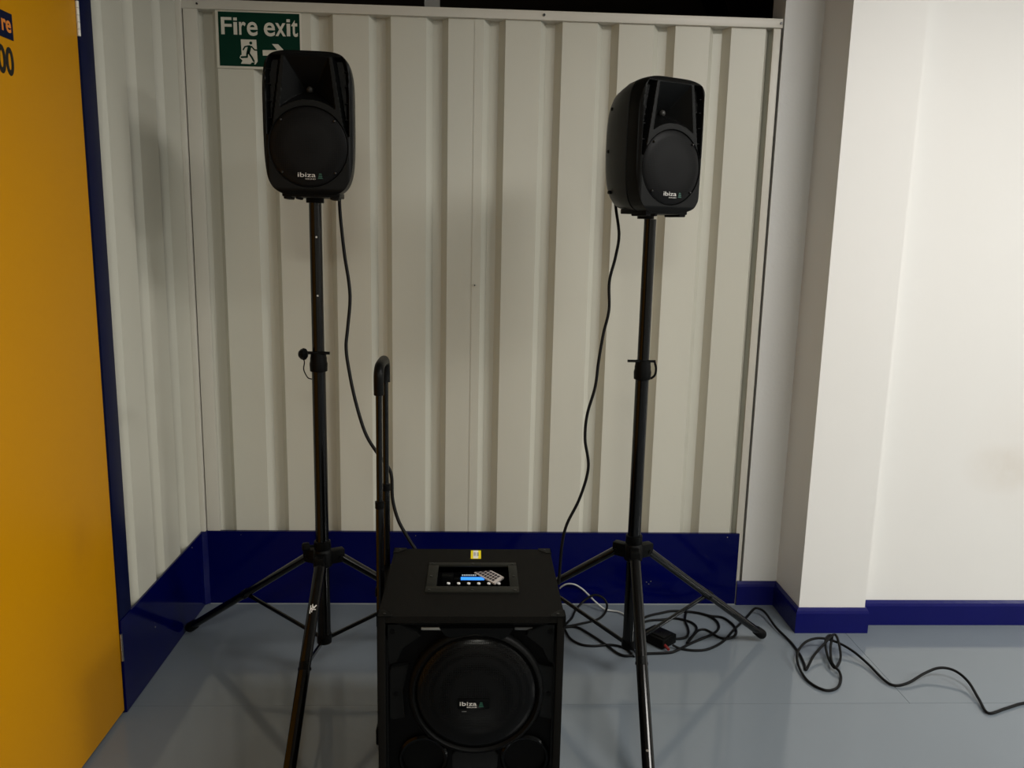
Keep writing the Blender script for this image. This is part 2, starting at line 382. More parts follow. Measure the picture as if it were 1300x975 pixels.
# ------------------------------------------------------------------ fire exit sign
sg = thing('exit_sign', (-.687, D, 1.87), 'green and cream rectangular fire exit sign on the corrugated wall', 'sign')
SM = Matrix.Translation((0, -.0045, 0)) @ FRONT
def sx_(cx): return -.818 + (cx-25)/1200*.262 + .687
def sz_(cx, cy): return 1.958 - ((cy-(cx-65)*.035)-65)/825*.172 - 1.87
newbox('backing_board', (sx_(22), sx_(1225), -.0045, -.0005, sz_(65, 888), sz_(65, 62)), M_PALE, sg, bev=.0006)
newbox('green_panel', (sx_(62), sx_(1203), -.0052, -.0044, sz_(65, 855), sz_(65, 92)), M_GREEN, sg)
SM = Matrix.Translation((0, -.0053, 0)) @ FRONT
for ch, xa, xb, ya, yb in (('F', 100, 250, 169, 410), ('r', 352, 447, 228, 410), ('e', 462, 612, 224, 421), ('e', 700, 857, 225, 420), ('x', 862, 1007, 229, 413), ('t', 1088, 1177, 181, 417)):
    text('letter', ch, sx_(xa), sx_(xb), sz_(65, yb), sz_(65, ya), M_PALE, sg, SM, .014)
for xa, xb in ((274, 325), (1021, 1070)):
    bm = bmesh.new()
    for ya, yb in ((171, 212), (234, 410)): prism(bm, [(sx_(xa), sz_(65, yb)), (sx_(xb), sz_(65, yb)), (sx_(xb), sz_(65, ya)), (sx_(xa), sz_(65, ya))], .0004, SM)
    done('letter', bm, M_PALE, sg)
bm = bmesh.new()
K = lambda l: [(sx_(x), sz_(x, y)) for x, y in l]
SMd = Matrix.Translation((0, -.0052, 0)) @ FRONT
prism(bm, K([(370, 485), (588, 492), (598, 800), (565, 842), (520, 838), (360, 830), (385, 785), (345, 745), (360, 710), (376, 705)]), .0005, SMd)
done('doorway_pictogram', bm, M_PALE, sg)
def stroke(bm, pts, wd, mx, d=.0004):
    for p, q in zip(pts, pts[1:]):
        p, q = Vector(p), Vector(q); n = (q-p).normalized(); n = Vector((-n.y, n.x))*wd/2
        prism(bm, [tuple(p-n), tuple(q-n), tuple(q+n), tuple(p+n)], d, mx)
    for p in pts:
        prism(bm, [(p[0]+wd/2*math.cos(k*PI/6), p[1]+wd/2*math.sin(k*PI/6)) for k in range(12)], d*1.02, mx)
SMe = Matrix.Translation((0, -.0057, 0)) @ FRONT; u = .262/1200
bm = bmesh.new()
stroke(bm, K([(400, 632), (425, 590), (480, 580), (520, 590), (560, 635), (596, 640)]), 19*u, SMe)
stroke(bm, K([(490, 595), (478, 640), (470, 670)]), 48*u, SMe)
stroke(bm, K([(455, 680), (450, 735), (372, 738)]), 26*u, SMe)
stroke(bm, K([(478, 680), (520, 745), (545, 795)]), 26*u, SMe)
cx, cz = K([(510, 538)])[0]
prism(bm, [(cx+21*u*math.cos(k*PI/8), cz+21*u*math.sin(k*PI/8)) for k in range(16)], .0004, SMe)
prism(bm, K([(495, 838), (515, 815), (560, 812), (548, 842)]), .0004, SMe)
done('running_figure', bm, M_GREEN, sg)
bm = bmesh.new(); prism(bm, K([(672, 638), (880, 640), (808, 552), (895, 556), (1010, 682), (890, 800), (800, 796), (880, 720), (675, 716)]), .0005, SMd)
done('arrow', bm, M_PALE, sg)

# ------------------------------------------------------------------ loudspeakers
def smooth01(t): t = max(0, min(1, t)); return t*t*(3-2*t)
def logo(parent, x, z, s, y, m=M_WHITE):
    MX = at(FRONT, 0, y, 0)
    text('logo_letters', 'ibiza', x, x+s, z, z+s*.25, m, parent, MX, .0)
    text('logo_letters', 'SOUND', x+s*.42, x+s, z-s*.135, z-s*.07, m, parent, MX, .0)
    bm = bmesh.new()
    for k in range(3):
        w0 = s*(.30-.06*k); xx = x+s*1.12+k*s*.03; zz = z-s*.08+k*s*.11
        prism(bm, [(xx, zz), (xx+w0, zz), (xx+w0*.8, zz+s*.07), (xx+w0*.1, zz+s*.07)], .0004, MX)
    done('logo_mark', bm, M_GRNLOGO, parent)
def outline(th, a, b, e, taper=0):
    c, s = math.cos(th), math.sin(th)
    r = (abs(c/a)**e + abs(s/b)**e)**(-1/e)
    x, z = r*c, r*s
    if z < 0: x *= 1 - taper*(z/b)**2
    return x, z
def speaker_cabinet(parent, W, H):
    a, b = W/2, H/2; NX, NZ = 124, 190
    gz, GR = .118-b, .098          # grille centre and radius (z relative to middle)
    def depth(x, z):
        zz = z
        r = math.hypot(x, zz-gz); ax = abs(x); d = 0
        # dome of the baffle and rim
        rim = max((ax/a)**6, (abs(z)/b)**8)
        d += .010*smooth01((rim-.45)/.55)
        if r < GR: d = max(d, .0) ; return .006
        # horn mouth
        t0, t1 = b-.016, gz+.062   # top, lower reach
        if t1 < zz < t0:
            f = (t0-zz)/(t0-t1); hw = .053 + f*.018
            dl = hw-ax; dt = t0-zz; db = (r-GR-.016)
            mn = min(dl*1.15, dt*.80, db*2.2)
            if mn > 0: return d + min(mn, .062)*1.0 + .001
        # vents either side
        vt, vb = b-.014, .145-b
        if vb < zz < vt:
            f = (vt-zz)/(vt-vb); inner = .062 + f*.028
            outer = .101 - .012*max(0, (zz-(vt-.05))/.05)**2
            mn = min(ax-inner, outer-ax, vt-zz, (zz-vb))
            if mn > 0: return d + min(mn*2.6, .020)
        return d
    bm = bmesh.new(); grid = []
    for j in range(NZ+1):
        row = []
        t = j/NZ*2-1
        for i in range(NX+1):
            s = i/NX*2-1; mlen = max(abs(s), abs(t))
            if mlen < 1e-9: x = z = 0
            else:
                # blend square grid towards the rounded outline only near the border
                th = math.atan2(t*b/mlen, s*a/mlen); ox, oz = outline(th, a, b, 5.0, .05)
                sqx, sqz = s*a/mlen, t*b/mlen; k = mlen**3
                x = mlen*(sqx*(1-k)+ox*k); z = mlen*(sqz*(1-k)+oz*k)
                if k < .999: pass
            row.append(bm.verts.new((x, -.100+depth(x*1.0, z), z+b)))
        grid.append(row)
    for j in range(NZ):
        for i in range(NX): bm.faces.new((grid[j][i], grid[j][i+1], grid[j+1][i+1], grid[j+1][i]))
    brd = [grid[0][i] for i in range(NX)] + [grid[j][NX] for j in range(NZ)] + [grid[NZ][i] for i in range(NX, 0, -1)] + [grid[j][0] for j in range(NZ, 0, -1)]
    base = [v.co.copy() for v in brd]
    prev = brd
    secs = [(-.084, 1.006, 1.004), (-.070, 1.012, 1.008), (-.052, 1.012, 1.008), (-.0505, .990, .994), (-.046, .990, .994), (-.0445, 1.008, 1.005),
            (.00, .955, .995), (.045, .86, .975), (.08, .76, .94), (.098, .68, .88), (.106, .58, .80)]
    for y, fx, fz in secs:
        ring = []
        for c0 in base:
            x, z = c0.x*fx, (c0.z-b)*fz
            q = smooth01((y+.04)/.14)   # rounder towards the back
            th = math.atan2(c0.z-b, c0.x); ox, oz = outline(th, a*fx, b*fz, 3.2, .05)
            ring.append(bm.verts.new((x*(1-q)+ox*q, y, (z*(1-q)+oz*q)+b)))
        n = len(ring)
        for k in range(n): bm.faces.new((prev[k], prev[(k+1) % n], ring[(k+1) % n], ring[k]))
        prev = ring
    bm.faces.new(prev)
    return done('cabinet', bm, M_SATIN, parent, 32)
def loudspeaker(loc, rot, label, sc=1):
    W, H = .222, .348
    t = thing('loudspeaker', loc, label, 'speaker', rot, 'small loudspeakers on tripod stands'); t.scale = (sc, sc, sc)
    speaker_cabinet(t, W, H)
    GZ, R = .118, .0965
    bm = bmesh.new(); lathe(bm, [(R, -.004), (R, .002), (R-.004, .0045), (R*.8, .0068), (R*.5, .0085), (R*.2, .0092), (.001, .0093)], 56, at(FRONT, 0, -.0965, GZ), cap0=True)
    g = done('grille', bm, M_GRILLE, t, 50)
    bm = bmesh.new(); lathe(bm, [(R+.0045, -.005), (R+.0045, .0), (R+.002, .0022), (R-.0005, .0), (R-.0005, -.005), (R+.0045, -.005)], 56, at(FRONT, 0, -.0985, GZ))
    done('grille_ring', bm, M_BLK, t, 50)
    for sx in (-1, 1):
        for sz in (-1, 1):
            bm = bmesh.new(); lathe(bm, [(.0001, .0105), (.0022, .010), (.0032, .0085), (.0032, .0)], 10, at(FRONT, sx*.0655, -.0965, GZ+sz*.063)); done('bolt', bm, M_SCREW, g, 60)
    # the driver's cone and surround show faintly through the steel
    bm = bmesh.new(); lathe(bm, [(.0001, .0104), (.005, .0095), (.0078, .006), (.0085, .0)], 20, at(FRONT, 0, -.047, .262)); done('horn_driver', bm, mat('grey_tweeter_dome', (.035, .033, .030), .4, noise=.05), t, 60)
    for sx in (-1, 1):
        for z in (.185, .225, .265, .30):
            newbox('vent_slat', (.090, .1005, -.093, -.080, z, z+.002) if sx > 0 else (-.1005, -.090, -.093, -.080, z, z+.002), M_BLK, t)
    logo(g, -.027, GZ-.074, .044, -.1050)
    # underside: socket plate and feet
    bm = bmesh.new(); lathe(bm, [(.0235, -.016), (.0235, .0), (.034, .004), (.034, .012)], 24, at(Matrix.Identity(4), 0, 0, 0), cap0=True); done('pole_socket', bm, M_BLK, t, 40)
    for fx, w_ in ((-.058, .018), (-.032, .010), (.060, .022)):
        newbox('foot', (fx-w_/2, fx+w_/2, -.085, -.02, -.010, .004), M_RUB, t, bev=.003)
    newbox('bottom_rail', (-.070, .074, -.088, .025, -.004, .010), M_BLK, t, bev=.003)
    for sx in (-1, 1):
        for z, y in ((.055, .060), (.165, .066), (.278, .060)):
            x = sx*.0895 if abs(z-.165) < .05 else sx*.086
            newcyl('screw_boss', (x-sx*.022, y, z), (x+sx*.001, y+.002, z), .0048, M_BLKD, t, seg=12)
    return t
loudspeaker((-.430, 2.25, 1.382), math.radians(3), 'black loudspeaker on the left tripod stand, partly covering the exit sign')
loudspeaker((.454, 2.251, 1.3595), math.radians(27), 'black loudspeaker on the right tripod stand, turned towards the white wall', .965)

# ------------------------------------------------------------------ tripod stands
def tripod(c, feet, hub, zb, ztop, zc, label, side, knob, holes):
    t = thing('speaker_stand', (c[0], c[1], 0), label, 'speaker stand', 0, 'black tripod speaker stands')
    newcyl('lower_tube', (0, 0, zb), (0, 0, zc), .0188, M_TUBE, t, seg=28)
    ut = newcyl('upper_tube', (0, 0, zc-.05), (0, 0, ztop), .0165, M_TUBE, t, seg=28)
    for z in holes:
        a = math.atan2(-c[1], -c[0])+.08
        p = Vector((math.cos(a), math.sin(a), 0))
        newcyl('adjustment_hole', p*.0155+Vector((0, 0, z)), p*.0168+Vector((0, 0, z)), .0026, M_BSCREW, ut, seg=10)
    # collar with pin, knob and lanyard
    bm = bmesh.new(); lathe(bm, [(.0195, -.042), (.0235, -.040), (.0245, -.020), (.0225, -.012), (.0225, -.004), (.0215, 0), (.0205, .012), (.0175, .014)], 28, at(Matrix.Identity(4), 0, 0, zc), cap0=True, cap1=True)
    col = done('collar', bm, M_BLK, t, 40)
    if side < 0:
        newcyl('pin', (.034, -.016, zc+.012), (-.034, -.016, zc+.012), .0042, M_TUBE, col)
        bm = bmesh.new(); lathe(bm, [(.006, -.004), (.013, 0), (.0145, .006), (.012, .012), (.007, .017), (.004, .018)], 9, Matrix.Translation((-.030, -.016, zc+.008)) @ Matrix.Scale(1.15, 4) @ Matrix.Rotation(-PI/2, 4, 'Y'), cap0=True, cap1=True); done('knob', bm, M_BLK, col, 30)
        bm = bmesh.new(); sweep(bm, catmull([(-.040, -.020, zc+.006), (-.034, -.022, zc-.012), (-.036, -.022, zc-.034), (-.026, -.022, zc-.055), (-.015, -.020, zc-.060)], 8), .0018, 6); done('lanyard', bm, M_CORD, col, 60)
    else:
        newcyl('pin', (-.046, -.012, zc+.012), (.032, -.012, zc+.012), .0038, M_TUBE, col)
        bm = bmesh.new(); sweep(bm, catmull([(.030, -.014, zc+.010), (.034, -.016, zc-.008), (.031, -.018, zc-.026), (.020, -.018, zc-.036)], 8), .0032, 8); done('lever', bm, M_BLK, col, 60)
    # hub
    bm = bmesh.new(); lathe(bm, [(.0195, .052), (.0235, .050), (.0245, .030), (.0225, .026), (.0245, .022), (.0265, .018), (.027, -.022), (.0215, -.026), (.0195, -.026)], 28, at(Matrix.Identity(4), 0, 0, hub), cap0=True, cap1=True)
    hb = done('hub', bm, M_BLK, t, 40)
    bm = bmesh.new(); box(bm, .012, .030, -.016, -.008, .026, .034) if False else None
    lathe(bm, [(.004, 0), (.004, .016), (.0115, .018), (.013, .024), (.013, .034), (.010, .038), (.004, .039)], 9, Matrix.Translation((0, 0, hub+.038)) @ Matrix.Rotation(knob, 4, 'Z') @ Matrix.Translation((.019, 0, 0)) @ Matrix.Rotation(PI/2, 4, 'Y'), cap0=True, cap1=True)
    done('clamp_knob', bm, M_BLK, hb, 30)
    newcyl('bottom_collar', (0, 0, zb-.004), (0, 0, zb+.022), .0212, M_BLK, t, seg=24)
    for k, f in enumerate(feet):
        F = Vector((f[0]-c[0], f[1]-c[1], .0)); dr = F.normalized(); sd = Vector((-dr.y, dr.x, 0))
        R3 = Matrix((dr, sd, Vector((0, 0, 1)))).transposed().to_4x4()
        bm = bmesh.new(); box(bm, .018, .062, -.0135, .0135, hub-.020, hub+.020, .004, R3); cyl(bm, R3 @ Vector((.05, -.017, hub-.004)), R3 @ Vector((.05, .017, hub-.004)), .006, seg=12)
        done('leg_lug', bm, M_BLK, hb, 35)
        p0 = dr*.048 + Vector((0, 0, hub-.002)); p1 = F + Vector((0, 0, .0205)); ax = (p1-p0).normalized()
        bm = bmesh.new(); vv = cyl(bm, (0, 0, 0), (0, 0, (p1-p0).length), .0118, seg=28)
        nz = ax.cross(sd); ML = Matrix((sd, -nz, ax)).transposed().to_4x4(); ML.translation = p0
        for v in vv: v.co.x *= 1.30
        bmesh.ops.transform(bm, matrix=ML, verts=vv)
        lg = done('leg', bm, M_TUBE, t, smooth=40)
        bm = bmesh.new(); sweep(bm, [p1-ax*.040, p1-ax*.036, p1-ax*.012, p1-ax*.002, p1+ax*.004, p1+ax*.006], [.0125, .0150, .0160, .0158, .0125, .006], 20); done('rubber_foot', bm, M_RUB, lg, 50)
        mid = p0.lerp(p1, .5); q0 = dr*.020 + Vector((0, 0, zb+.010))
        bm = bmesh.new(); cyl(bm, mid-sd*.0165+Vector((0, 0, -.004)), mid+sd*.0165+Vector((0, 0, -.004)), .0042, seg=10); sweep(bm, [mid-ax*.011, mid+ax*.011], .0137, 20); done('brace_bracket', bm, M_BLK, lg, 40)
        for s_ in (-.0145, .0145) if False else (0,):
            bm = bmesh.new(); R4 = (mid-q0).to_track_quat('Z', 'X').to_matrix().to_4x4(); L_ = (mid-q0).length
            box(bm, -.0052, .0052, -.0035, .0035, 0, L_-.012, .001, Matrix.Translation(q0) @ R4); done('brace', bm, M_TUBE, t, 35)
        if k == 1 and side < 0:   # small printed maker's mark on the front leg
            mp = p0.lerp(p1, .235); R5 = Matrix((sd, ax.cross(sd)*1.0, ax)).transposed()
            toc = (Vector((0, 0, 1.3)) - Vector((c[0]+mp.x, c[1]+mp.y, mp.z))); toc = (toc - ax*toc.dot(ax)).normalized(); sx2 = ax.cross(toc)
            def P2(u_, v_): return mp + toc*(.0126-.0*abs(u_)) + sx2*u_ - ax*v_
            bm = bmesh.new()
            for (u0, v0, u1, v1, wd) in ((-.007, -.010, .0, .0, .003), (.0, -.006, .007, .004, .003), (-.007, .003, .002, .003, .003), (.003, -.012, .003, .012, .0022), (.0075, -.008, .0075, .016, .0022)):
                pp, qq = P2(u0, -v0), P2(u1, -v1); dd = (qq-pp).normalized(); nn = dd.cross(toc)*wd/2
                vs = [bm.verts.new(v) for v in (pp-nn, qq-nn, qq+nn, pp+nn)]; vt = [bm.verts.new(v.co+toc*.0006) for v in vs]
                bm.faces.new(vs); bm.faces.new(vt)
                for i in range(4): bm.faces.new((vs[i], vs[(i+1) % 4], vt[(i+1) % 4], vt[i]))
            done('printed_mark', bm, M_KNOB, lg)
        if k == 1 and side > 0:
            mp = p0.lerp(p1, .87); toc = (Vector((0, 0, 1.3)) - Vector((c[0]+mp.x, c[1]+mp.y, mp.z))); toc = (toc-ax*toc.dot(ax)).normalized()
            newcyl('rivet', mp+toc*.0115, mp+toc*.0135, .0032, M_BSCREW, lg, seg=10)
    return t
tripod((-.430, 2.250), [(-.914, 2.515), (-.422, 1.711), (.020, 2.475)], .372, .115, 1.3655, .955,
       'black tripod speaker stand on the left, between the navy kick panel and the large cabinet', -1, math.radians(200), (1.277, 1.122))
tripod((.467, 2.251), [(.953, 2.468), (.424, 1.719), (.030, 2.560)], .394, .097, 1.3435, .945,
       'black tripod speaker stand on the right, standing over the tangled cables', 1, math.radians(70), ())

# ------------------------------------------------------------------ large speaker cabinet on the floor
bx = thing('speaker_cabinet', (0, 1.622, 0), 'large square black speaker cabinet with a pull-up trolley handle on the floor', 'speaker')
X0, X1, Y1, ZB, ZT = -.199, .1975, .378, .030, .500       # local: front face y = 0
OX0, OX1, OY0, OY1 = -.083, .087, .143, .266
bm = bmesh.new()
box(bm, X0, X0+.016, 0, Y1, ZB, ZT-.0004, .001); box(bm, X1-.016, X1, 0, Y1, ZB, ZT-.0004, .001)
box(bm, X0, X1, 0, Y1, ZB, ZB+.016, .002); box(bm, X0, X1, Y1-.016, Y1, ZB, ZT-.0004, .001)

for z, fl in ((ZT, 1), (ZT-.015, 0)):
    o_ = [bm.verts.new((x, y, z)) for x, y in ((X0+.0008, .0008), (X1-.0008, .0008), (X1-.0008, Y1-.0008), (X0+.0008, Y1-.0008))]
    i_ = [bm.verts.new((x, y, z)) for x, y in ((OX0, OY0), (OX1, OY0), (OX1, OY1), (OX0, OY1))]
    for k in range(4): bm.faces.new((o_[k], o_[(k+1) % 4], i_[(k+1) % 4], i_[k]))
    if fl: ot, it = o_, i_
    else:
        for k in range(4):
            bm.faces.new((ot[k], ot[(k+1) % 4], o_[(k+1) % 4], o_[k])); bm.faces.new((it[k], it[(k+1) % 4], i_[(k+1) % 4], i_[k]))
cab = done('cabinet', bm, M_CARP, bx, 35)
for sx in (0, 1):
    for sy in (0, 1):
        for zz in (0, 1):
            bm = bmesh.new(); cx = X0 if sx == 0 else X1; cy = 0 if sy == 0 else Y1; ix, iy = (1 if sx == 0 else -1), (1 if sy == 0 else -1)
            z0, z1 = (ZT-.022, ZT+.0018) if zz else (ZB-.001, ZB+.022)
            poly = [(cx-ix*.0018, cy-iy*.0018), (cx+ix*.030, cy-iy*.0018), (cx+ix*.030, cy+iy*.008), (cx+ix*.010, cy+iy*.030), (cx-ix*.0018, cy+iy*.030)]
            if ix*iy < 0: poly = poly[::-1]
            a = [bm.verts.new((x, y, z1 if zz else z0)) for x, y in poly]; b = [bm.verts.new((x, y, (z1-.002) if zz else (z0+.002))) for x, y in poly]
            bm.faces.new(a); bm.faces.new(b)
            for i in range(5): bm.faces.new((a[i], a[(i+1) % 5], b[(i+1) % 5], b[i]))
            box(bm, cx-ix*.0018, cx+ix*.0005, cy-iy*.0018, cy+iy*.026, z0, z1); 
            cp = done('corner_protector', bm, M_BLK, bx)
            if zz: newcyl('screw', (cx+ix*.014, cy+iy*.010, ZT+.001), (cx+ix*.014, cy+iy*.010, ZT+.003), .0028, M_SCREW, cp, seg=10)
# control panel
cpn = bmesh.new()
for b_ in ((-.106, .106, .115, OY0+.002), (-.106, .106, OY1-.002, .282), (-.106, OX0+.001, OY0, OY1), (OX1-.001, .106, OY0, OY1)): box(cpn, *b_, ZT-.001, ZT+.0035, .0008)
cp = done('control_panel', cpn, mat('panel_black_plastic', (.011, .0115, .0095), .5, spec=.15, noise=.08, nscale=40, bump=.2, bscale=600), bx, 35)
for x in (-.097, .0, .097):
    for y in (.124, .2, .274):
        if x == 0 and y == .2: continue
        newcyl('screw', (x, y, ZT+.0034), (x, y, ZT+.0048), .0032, M_SCREW, cp, seg=10)
bm = bmesh.new(); z9 = ZT-.055
box(bm, OX0-.002, OX0, OY0-.002, OY1+.002, z9, ZT-.001); box(bm, OX1, OX1+.002, OY0-.002, OY1+.002, z9, ZT-.001)
box(bm, OX0, OX1, OY0-.002, OY0, z9, ZT-.001); box(bm, OX0, OX1, OY1, OY1+.002, z9, ZT-.001); box(bm, OX0, OX1, OY0, OY1, z9-.002, z9)
done('recess_tray', bm, M_BLKD, cp)
# sloping mixer board inside the recess
SLP = Matrix.Translation((0, OY0+.003, ZT-.034)) @ Matrix.Rotation(math.radians(-4), 4, 'X')
bm = bmesh.new(); box(bm, OX0+.004, OX1-.004, 0, .112, -.004, 0, .0008, SLP); mb = done('mixer_board', bm, M_BLK, cp, 35)
bm = bmesh.new()
for k in range(7): x = -.070+k*.023; box(bm, x, x+.0006, .004, .040, .0, .0012, 0, SLP)
box(bm, -.072, .070, .046, .047, 0, .0012, 0, SLP); box(bm, -.036, -.0355, .05, .09, 0, .0012, 0, SLP)
done('scale_marks', bm, mat('pale_scale_print', (.35, .40, .45), .5, noise=.02), mb)
for k in range(6):
    x = -.0560+k*.0236; p = SLP @ Vector((x, .046, 0))
    kb = newcyl('knob', p, p+Vector((0, .002, .024)), .0050, M_BLK, cp, r2=.0042, seg=14)
    newcyl('knob_cap', p+Vector((0, .002, .024)), p+Vector((0, .002, .0265)), .0040, M_KNOB, kb, seg=12)
bm = bmesh.new(); T2 = Matrix.Translation((0, OY0+.082, ZT-.028)) @ Matrix.Rotation(math.radians(14), 4, 'X')
box(bm, -.032, .040, 0, .037, -.004, .003, .001, T2); dp = done('display_module', bm, M_GLOSS, cp, 35)
bm = bmesh.new(); box(bm, -.028, .028, .012, .023, .003, .0036, 0, T2); done('screen', bm, M_LCD, dp)
bm = bmesh.new()
for k in range(7): x = -.026+k*.0052; box(bm, x, x+.0040, .028, .0325, .003, .0038, 0, T2)
done('key_row', bm, M_LCDW, dp)
bm = bmesh.new(); box(bm, -.074, -.046, .096, .117, ZT-.036, ZT-.010, .002, Matrix.Translation((0, .135, 0))); box(bm, -.046, -.030, .100, .112, ZT-.030, ZT-.018, .002, Matrix.Translation((0, .135, 0)))
done('receiver_module', bm, M_BLK, cp, 35)
# price sticker
st = newbox('sticker', (-.005, .0205, .313, .366, ZT+.0001, ZT+.0009), M_STICKY, bx)
newbox('white_label', (.001, .0135, .314, .365, ZT+.0009, ZT+.0012), M_STICKW, st)
bm = bmesh.new()
for k in range(5): box(bm, .0025+k*.0011, .0030+k*.0011, .330, .352, ZT+.0012, ZT+.0014)
for k in range(3): box(bm, .0105, .015, .330+k*.008, .334+k*.008, ZT+.0012, ZT+.0014)
done('printed_lines', bm, M_BAR, st)
# front: baffle, bezel, woofer
bf = newbox('baffle', (X0+.014, X1-.014, .020, .032, ZB+.012, ZT-.012), M_BLKD, bx)
bm = bmesh.new()
for b_ in ((X0+.015, X0+.022, ZB+.015, ZT-.015), (X1-.022, X1-.015, ZB+.015, ZT-.015)): box(bm, b_[0], b_[1], .006, .021, b_[2], b_[3], .001)
box(bm, X0+.015, X1-.015, .006, .021, ZT-.022, ZT-.015, .001); box(bm, X0+.015, X1-.015, .006, .021, ZB+.015, ZB+.022, .001)
done('front_bezel', bm, M_BLK, bx, 35)
WC = (.0115, .323)
def front_prism(name, pts, y, d, m, parent, px=True):
    bm = bmesh.new(); prism(bm, pts, d, at(FRONT, 0, y, 0))
    try: bmesh.ops.bevel(bm, geom=[e for e in bm.edges if all(v.co.y < y-d*.9 for v in e.verts)], offset=.0015, segments=2, affect='EDGES')
    except Exception: pass
    return done(name, bm, m, parent, 35)
bm = bmesh.new(); lathe(bm, [(.146, -.002), (.146, .016), (.142, .022), (.136, .024), (.131, .019), (.1305, .008), (.1305, -.002)], 72, at(FRONT, WC[0], .020, WC[1]))
wr = done('woofer_ring', bm, M_BLK, bx, 40)
bm = bmesh.new(); lathe(bm, [(.1315, .004), (.1310, .016), (.127, .021), (.115, .027), (.09, .033), (.06, .0365), (.03, .038), (.001, .0385)], 72, at(FRONT, WC[0], .020, WC[1]))
wg = done('woofer_grille', bm, M_GRILLEG, bx, 50)
bm = bmesh.new(); box(bm, -.028, .040, -.0202, -.0145, .298, .322, .002); done('logo_plate', bm, M_GLOSS, wg, 35)
logo(wg, -.0235, .3065, .036, -.0206)
bm = bmesh.new(); box(bm, -.019, -.009, -.0195, -.0185, .2915, .2925); done('plate_glint_bar', bm, M_STEEL, wg)
# corner clamps and side tabs
clamps = [[(-.181, .484), (-.163, .484), (-.115, .462), (-.108, .452), (-.146, .424), (-.160, .392), (-.176, .386), (-.180, .440), (-.186, .462)],
          [(.192-.006, .482), (.170, .486), (.122, .464), (.116, .453), (.152, .424), (.166, .394), (.179, .386), (.180, .440), (.186, .462)]]
for c_ in clamps:
    cl = front_prism('corner_clamp', c_, .020, .014, M_CLAMP, bx)
    sx = -1 if c_[0][0] < 0 else 1
    newcyl('bolt', (sx*.168+.0, .008, .463), (sx*.168, .0045, .463), .0055, M_BLKD, cl, seg=12)
for sx in (-1, 1):
    ctr = .0035
    pts = [(ctr+sx*.138, .385), (ctr+sx*.174, .380), (ctr+sx*.178, .372), (ctr+sx*.178, .262), (ctr+sx*.172, .256), (ctr+sx*.146, .262), (ctr+sx*.150, .325)]
    tb = front_prism('side_clamp', pts if sx < 0 else pts[::-1], .020, .013, M_CLAMP, bx)
    newcyl('bolt', (ctr+sx*.165, .0085, .318), (ctr+sx*.165, .005, .318), .005, M_BLKD, tb, seg=12)
# top bracket with two bright inlay strips
front_prism('top_bracket', [(-.068, .478), (.088, .478), (.080, .462), (.062, .452), (.010, .466), (-.045, .456), (-.058, .462)], .020, .030, M_GLOSS, bx)
newbox('inlay_strip', (-.108, -.058, .014, .019, .462, .468), M_STEEL, bx, bev=.001)
newbox('inlay_strip', (.092, .142, .014, .019, .462, .468), mat('dark_steel_strip', (.12, .12, .12), .4, metal=.8, noise=.03), bx, bev=.001)
# horn lens glimpsed under the ring
# two ports at the bottom
for x in (-.103, .121):
    bm = bmesh.new(); lathe(bm, [(.055, -.002), (.055, .008), (.051, .012), (.046, .010), (.044, .0), (.040, -.050), (.0395, -.052)], 40, at(FRONT, x, .020, .160))
    pt = done('port', bm, M_GLOSS, bx, 40)
    bm = bmesh.new(); lathe(bm, [(.0445, -.052), (.0001, -.052)], 40, at(FRONT, x, .020, .160)); done('port_bottom', bm, M_BLKD, pt)
front_prism('lower_plate', [(-.040, .168), (-.032, .180), (.054, .180), (.062, .168), (.058, .110), (-.036, .110)], .020, .010, M_GLOSS, bx)
for x in (X0+.04, X1-.04):
    for y in (.04, Y1-.05):
        bm = bmesh.new(); lathe(bm, [(.016, 0), (.018, .004), (.018, ZB+.0002)], 20, Matrix.Translation((x, y, 0)), cap0=True, cap1=True); done('foot', bm, M_RUB, bx, 40)
# trolley handle on the left side
HX = -.219
th_ = newbox('trolley_handle', (HX-.012, HX+.020, .222, .372, .440, .462), M_BLK, bx, bev=.003)
newbox('lower_bracket', (HX-.0125, HX+.020, .214, .378, .055, .098), M_BLK, th_, bev=.004)
for y in (.228, .363):
    newcyl('outer_rail', (HX, y, .070), (HX, y, .668), .0096, M_TUBE, th_, seg=18)
    newcyl('rail_collar', (HX, y, .660), (HX, y, .676), .0108, M_BLK, th_, seg=18)
    newcyl('inner_rail', (HX, y, .660), (HX, y, .955), .0074, M_TUBE, th_, seg=18)
newcyl('rail_screw', (HX-.003, .2172, .135), (HX-.003, .2195, .135), .0022, M_BSCREW, th_, seg=8)
bm = bmesh.new(); pp = catmull([(HX, .228, .930), (HX, .226, .958), (HX, .230, .980), (HX, .250, .992), (HX, .296, .994), (HX, .342, .992), (HX, .361, .980), (HX, .365, .958), (HX, .363, .935)], 6)
sweep(bm, pp, .0115, 18); done('grip', bm, M_SATIN, th_, 60)

# ------------------------------------------------------------------ remote control lying in the recess
rc = thing('remote_control', (.040, 1.872, .4835), 'small grey card remote control lying across the recess of the large cabinet', 'remote control')
ang = math.atan2(-.047, .0445)
RM = Matrix.Rotation(ang, 4, 'Z') @ Matrix.Rotation(math.radians(4), 4, 'Y') @ Matrix.Rotation(math.radians(12), 4, 'X')
bm = bmesh.new(); box(bm, -.036, .036, -.0165, .0165, -.0025, .0025, .0015, RM); done('body', bm, M_REMOTE, rc, 35)
for i in range(7):
    for j in range(3):
        bm = bmesh.new(); x = -.032+i*.0088; y = -.0125+j*.0090
        box(bm, x, x+.0062, y, y+.0062, .0025, .0034, 0, RM); done('key', bm, M_REMR if (i == 0 and j == 2) or (i == 1 and j == 2) else M_REMK, rc)

